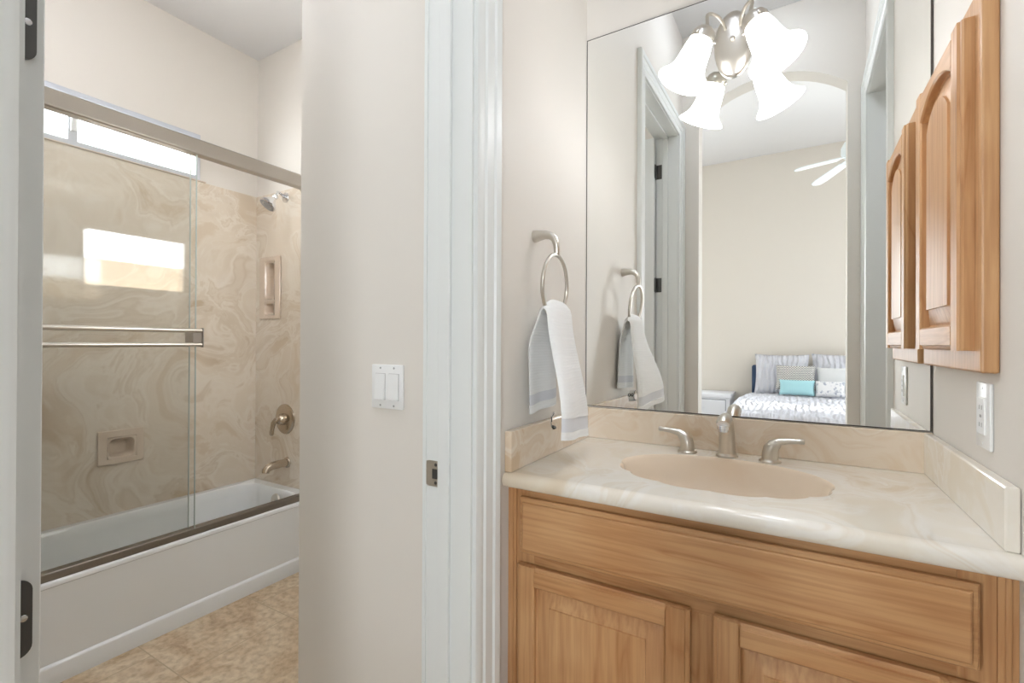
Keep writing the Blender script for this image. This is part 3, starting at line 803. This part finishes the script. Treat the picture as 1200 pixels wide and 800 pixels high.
# shower door
sd = thing('shower_door', 'sliding glass shower door with brushed metal rail above the bathtub', 'shower door', (XT, .97, ZT))
def rail_prof(pts, y0, y1, nm, mat):
    mb = MB(); mb.loft([[Vector((x, y, z)) for x, z in pts] for y in (y0, y1)]); return mb.build(nm, mat, sd, bevel=.002)
rail_prof([(XT - .05, 2.030), (XT - .045, 2.022), (XT - .004, 2.022), (XT, 2.027), (XT + .001, 2.083), (XT - .004, 2.089), (XT - .045, 2.089), (XT - .05, 2.083)], .2175, YW - .013, 'header_rail', ALU)
rail_prof([(XT - .062, ZT + .0005), (XT - .062, ZT + .016), (XT - .050, ZT + .018), (XT - .046, ZT + .031), (XT - .012, ZT + .031), (XT - .009, ZT + .028), (XT - .008, ZT + .0005)], .2175, YW - .013, 'bottom_track', plain('track_aluminium', (150, 145, 138), .35, 1))
for xx, y1 in ((-2.238, 1.084), (-2.262, 1.071)):
    g = MB().box(xx - .003, xx + .003, y1 - .78, y1, ZT + .022, 2.05).build('glass_panel', GLASS, sd)
    MB().box(xx - .0034, xx + .0034, y1 - .002, y1 + .0005, ZT + .024, 2.02).build('panel_edge', plain('glass_edge', (188, 198, 193), .2), g)
tb = MB(); bx = XT + .052
tb.tube([(bx, .32, 1.250), (bx, 1.075, 1.2505)], .0088, 16)
tb.tube([(bx, .32, 1.190), (bx, 1.075, 1.1905)], .0088, 16)
tbo = tb.build('towel_bar', NICKEL, sd, smooth=60)
mb = MB()
for yy in (.345, 1.040): mb.box(-2.2345, bx + .004, yy, yy + .036, 1.199, 1.242, .002)
mb.box(bx - .012, bx + .012, 1.076, 1.080, 1.180, 1.262, .002)
mb.build('bar_bracket', ALU, tbo)

# soap dishes
def soap_dish(name, label, fn, u0, u1, v0, v1, pockets, out, depth):
    t = thing(name, label, 'soap dish', fn((u0 + u1) / 2, v0, 0))
    mb = MB()
    holes = pockets
    outer_ = rrect(u0, u1, v0, v1, .006, 3)
    # face plate as grid with rounded recess lofts
    mb.slab(fn, out * .25, out, (u0, u1), (v0, v1), holes)
    mb.build('face_plate', NICHE, t, bevel=.004)
    for (a, b, c, d) in holes:
        mb = MB()
        r = min(b - a, d - c) * .22
        tp = lambda uu, vv, k: (uu, vv)
        Ls_ = []
        sq = []
        ins_ = [(0, out + .0005, .4), (.006, out - .001, 1), (.010, out * .2, 1), (.014, -depth * .7, 1), (.022, -depth, 1)]
        for i_, dd, rk in ins_:
            Ls_.append([fn(u, v, dd) for u, v in rrect(a + i_, b - i_, c + i_ * .7, d - i_, max(.002, r * rk), 5)])
        mb.loft(Ls_, False, True); mb.build('recess', NICHE, t, smooth=50)
    return t
fnl = lambda u, v, d: Vector((XW + .012 + d, u, v))
fnf = lambda u, v, d: Vector((u, YW - .012 - d, v))
soap_dish('soap_dish', 'wide marble soap dish recessed in the long wall over the tub', fnl, .946, 1.134, .604, .770, [(.985, 1.100, .632, .734)], .012, .045)
soap_dish('soap_dish', 'tall marble soap and shampoo niche below the shower head', fnf, -2.796, -2.594, 1.341, 1.716, [(-2.745, -2.645, 1.365, 1.441), (-2.745, -2.645, 1.455, 1.685)], .012, .05)

# shower head, valve, spout
YF = YW - .012
sh = thing('showerhead', 'chrome shower head on a curved arm high on the faucet wall', 'shower head', (-2.555, YF, 2.05))
mb = MB(); mb.lathe([(.030, .0004), (.029, .006), (.020, .012), (.012, .014)], (-2.553, YF, 2.052), (0, -1, 0), 24); mb.build('flange', CHROME, sh, smooth=40)
hp = Vector((-2.478, YF - .112, 2.018)); hd = Vector((-.16, -.60, -.78)).normalized()
mb = MB(); mb.tube([(-2.553, YF - .008, 2.052), (-2.548, YF - .030, 2.058), (-2.528, YF - .060, 2.060), (-2.505, YF - .085, 2.052), (-2.488, YF - .100, 2.036), tuple(hp)], .0085, 14)
am = mb.build('shower_arm', CHROME, sh, smooth=60)
mb = MB(); mb.lathe([(.011, -.004), (.015, .0), (.015, .012), (.012, .016), (.016, .024), (.026, .038), (.040, .056), (.046, .064), (.047, .074), (.043, .078)], hp, hd, 32); hdo = mb.build('spray_head', CHROME, am, smooth=40)
mb = MB(); mb.lathe([(.042, .0775), (.040, .0785), (.026, .0785), (.025, .076), (.022, .0785), (.001, .0795)], hp, hd, 32); mb.build('spray_face', plain('spray_grey', (150, 150, 150), .4), hdo, smooth=30)
sv = thing('shower_valve', 'round brushed nickel shower valve with a lever above the tub spout', 'shower valve', (-2.553, YF, .753))
mb = MB(); mb.lathe([(.088, .0004), (.087, .005), (.078, .011), (.060, .013), (.034, .014), (.032, .032), (.028, .042), (.022, .050), (.014, .054), (.001, .055)], (-2.548, YF, .753), (0, -1, 0), 40); mb.build('escutcheon', NICKEL_D, sv, smooth=40)
mb = MB(); mb.tube([(-2.548, YF - .045, .758), (-2.556, YF - .055, .752), (-2.568, YF - .062, .735), (-2.573, YF - .066, .70), (-2.574, YF - .068, .672), (-2.574, YF - .068, .664)], [.013, .015, .0135, .011, .012, .008], 16); mb.build('lever', NICKEL_D, sv, smooth=60)
ts = thing('tub_spout', 'brushed nickel tub spout low on the faucet wall', 'tub spout', (-2.527, YF, .50))
mb = MB(); mb.lathe([(.031, .0004), (.030, .006), (.024, .010)], (-2.527, YF, .502), (0, -1, 0), 28)
mb.tube([(-2.527, YF - .004, .502), (-2.527, YF - .05, .503), (-2.527, YF - .09, .502), (-2.527, YF - .118, .495), (-2.527, YF - .132, .482), (-2.527, YF - .134, .470)], [.022, .0225, .0225, .0215, .020, .018], 22)
mb.build('spout_body', NICKEL_D, ts, smooth=50)

# ceiling domes added out of view as fill light for the rooms
def fill_dome(label, x, y, z, mat):
    cl = thing('fill_dome', label, 'fill light', (x, y, z))
    MB().lathe([(.15, 0), (.15, .022), (.13, .026)], (x, y, z - .0004), (0, 0, -1), 36).build('base', TRIM, cl, smooth=40)
    MB().lathe([(.13, .022), (.125, .045), (.10, .07), (.06, .085), (.001, .09)], (x, y, z), (0, 0, -1), 36).build('diffuser', mat, cl, smooth=60)
fill_dome('added unseen dome fill light on the shower room ceiling', -1.95, .36, ZCT, DOME2)
fill_dome('added unseen dome fill light on the ceiling above the vanity', -.15, .52, ZC, DOME)
fill_dome('added unseen dome fill light on the ceiling beyond the right doorway', .8, .55, ZC, DOME3)

# ------------------------------------------------------------------ bedroom (seen in the mirror)
def ruffle(p, amp, k1, k2):
    return amp * (math.sin(p.x * k1 + 1.7 * math.sin(p.y * k2) + .8 * math.sin(p.z * k2 * 1.3)) + .5 * math.sin(p.x * k1 * 1.9 + p.z * 17 + p.y * 11))
bd = thing('bed', 'bed with navy headboard and ruffled white comforter seen in the mirror', 'bed', (.26, -1.95, .012))
BXa, BXb = -.50, 1.02
MB().box(BXa + .02, BXb - .02, -2.90, -.93, .16, .36, .02).build('box_spring', GREYF, bd)
MB().box(BXa + .01, BXb - .01, -2.90, -.92, .36, .60, .05, 4).build('mattress', plain('mattress_white', (230, 232, 238), .9), bd, smooth=40)
for xx in (BXa + .08, BXb - .08):
    for yy in (-2.8, -1.0): MB().lathe([(.03, 0), (.03, .15)], (xx, yy, .012), n=14).build('leg', BLACK, bd)
MB().box(BXa + .03, BXb - .03, -2.985, -2.905, .1, .965, .025, 4).build('headboard', NAVY, bd, smooth=40)
# comforter: a draped grid, puckered across
mb = MB(); L = []
xs_ = [BXa - .035] * 7 + [BXa - .02] + [BXa + (BXb - BXa) * i / 60 for i in range(1, 60)] + [BXb + .02] + [BXb + .035] * 7
zs_ = [.20 + .40 * i / 6 for i in range(7)] + [.64] + [.667] * 59 + [.64] + [.60 - .40 * i / 6 for i in range(7)]
ny = 84
for j in range(ny + 1):
    y = -2.72 + 1.84 * j / ny
    row = []
    for x, z in zip(xs_, zs_):
        p = Vector((x, y, z)); w = ruffle(Vector((y, x, z)), .010, 70, 14)
        if z > .62: p.z += w + .012 * math.sin(x * 5 + 1) * math.sin(y * 4)
        else: p.x += w * (1 if x > .2 else -1)
        row.append(p)
    L.append(row)
mb.loft(L, False, False, closed=False)
# foot drop
edge = L[-1]
mb.loft([edge, [p + Vector((0, .02, -.03)) for p in edge], [Vector((p.x, p.y + .03, max(.2, p.z - .40))) for p in edge]], False, False, closed=False)
cf = mb.build('comforter', DUVET, bd, smooth=180)
so_ = cf.modifiers.new('thickness', 'SOLIDIFY'); so_.thickness = .02; so_.offset = -1
def pillow(name, label, cat, c, w, h, t, tilt, mat, group=None, ruf=0, yawz=0):
    mb = MB(); n = 20
    M = Matrix.Translation(c) @ Matrix.Rotation(yawz, 4, 'Z') @ Matrix.Rotation(tilt, 4, 'X')
    for sgn in (1, -1):
        grid = []
        for i in range(n + 1):
            row = []
            for j in range(n + 1):
                u, v = i / n * 2 - 1, j / n * 2 - 1
                e = max(0, (1 - abs(u) ** 2.6)) ** .5 * max(0, (1 - abs(v) ** 2.6)) ** .5
                pin = 1 - .06 * (1 - abs(v) ** 2) * abs(u) ** 3; pinv = 1 - .06 * (1 - abs(u) ** 2) * abs(v) ** 3
                d = t / 2 * e ** .8 * sgn
                if ruf: d += sgn * e * ruf * math.sin(u * w * 60 + 2.2 * math.sin(v * 4 + u * 3))
                row.append(mb.bm.verts.new(M @ Vector((u * w / 2 * pin, d, v * h / 2 * pinv))))
            grid.append(row)
        for i in range(n):
            for j in range(n): mb.bm.faces.new((grid[i][j], grid[i + 1][j], grid[i + 1][j + 1], grid[i][j + 1]))
    return mb.build(name, mat, smooth=60, label=label, cat=cat, group=group)
tl = math.radians(14)
pillow('pillow_sham', 'tall white ruffled sham at the nightstand side of the bed', 'pillow', (-.17, -2.77, .87), .52, .46, .17, tl, DUVET, None, .006)
pillow('pillow_sham', 'white ruffled sham behind the pale grey cushion on the bed', 'pillow', (.39, -2.80, .875), .56, .47, .16, tl, DUVET, None, .006)
pillow('throw_cushion', 'grey and white chevron cushion behind the pale blue lumbar cushion', 'cushion', (-.035, -2.60, .855), .36, .27, .10, math.radians(20), CHEV)
pillow('throw_cushion', 'pale grey cushion behind the speckled white cushion', 'cushion', (.285, -2.605, .845), .27, .26, .10, math.radians(20), PALE)
pillow('throw_cushion', 'small pale blue lumbar cushion in front of the chevron cushion', 'cushion', (-.02, -2.46, .762), .315, .165, .09, math.radians(24), TEAL)
pillow('throw_cushion', 'small speckled white cushion beside the pale blue cushion', 'cushion', (.262, -2.445, .762), .25, .165, .09, math.radians(24), SPECK)
pillow('throw_cushion', 'plain grey cushion at the right side of the speckled cushion', 'cushion', (.485, -2.47, .765), .18, .17, .09, math.radians(24), GREYF)
# nightstand
nt = thing('nightstand', 'white two-drawer nightstand beside the bed seen in the mirror', 'nightstand', (-.92, -2.76, .012))
NX0, NX1, NY0, NY1 = -1.22, -.645, -2.985, -2.58
MB().box(NX0 + .015, NX1 - .015, NY0, NY1, .10, .60, .004).build('body', FURN, nt)
MB().box(NX0, NX1, NY0 - .005, NY1 + .02, .60, .645, .008).build('top', FURN, nt, smooth=40)
for z0, z1 in ((.40, .575), (.19, .375)):
    MB().box(NX0 + .044, NX1 - .054, NY1 - .002, NY1 + .0015, z0 - .006, z1 + .006).build('drawer_shadow', plain('drawer_shadow_grey', (140, 143, 150), .7), nt)  # shade around the drawer front, painted as a grey backing box
    d = MB().box(NX0 + .05, NX1 - .06, NY1 - .002, NY1 + .014, z0, z1, .004).build('drawer', FURN, nt)
    MB().lathe([(.006, 0), (.006, .012), (.014, .018), (.014, .024), (.004, .029)], ((NX0 + NX1) / 2, NY1 + .013, (z0 + z1) / 2), (0, 1, 0), 18).build('knob', FURN, d, smooth=50)
for xx in (NX0 + .04, NX1 - .04):
    for yy in (NY0 + .03, NY1 - .03): MB().box(xx - .02, xx + .02, yy - .02, yy + .02, .012, .10).build('leg', FURN, nt)
# ceiling fan
fn_ = thing('ceiling_fan', 'white ceiling fan with pale blades seen through the mirror', 'ceiling fan', (.401, -1.504, ZCB))
FC = Vector((.401, -1.504, 2.720))
MB().lathe([(.07, 0), (.07, .03), (.03, .07), (.012, .08)], (FC.x, FC.y, ZCB - .0004), (0, 0, -1), 24).build('canopy', FANW, fn_, smooth=40)
MB().tube([(FC.x, FC.y, FC.z + .10), (FC.x, FC.y, ZCB - .06)], .012, 12).build('downrod', FANW, fn_, smooth=60)
MB().lathe([(.02, .14), (.09, .11), (.11, .07), (.11, .02), (.08, -.02), (.05, -.06), (.02, -.08), (.001, -.082)], FC, (0, 0, 1), 32).build('motor', FANW, fn_, smooth=40)
for k in range(5):
    a = math.radians(159.6 + 72 * k)
    M = Matrix.Translation(FC) @ Matrix.Rotation(a, 4, 'Z') @ Matrix.Rotation(math.radians(11.3), 4, 'Y') @ Matrix.Rotation(math.radians(3), 4, 'X')
    mb = MB(); pts = [(.13, -.045), (.39, -.056), (.445, -.046), (.466, -.018), (.466, .018), (.445, .046), (.39, .056), (.13, .045)]
    mb.loft([[M @ Vector((u, v, z)) for u, v in pts] for z in (-.004, .004)])
    b = mb.build('blade', FANW, fn_)
    mb = MB(); mb.loft([[M @ Vector((u, v, z)) for u, v in ((.09, -.02), (.22, -.03), (.22, .03), (.09, .02))] for z in (.004, .010)]); mb.build('blade_iron', FANW, b)
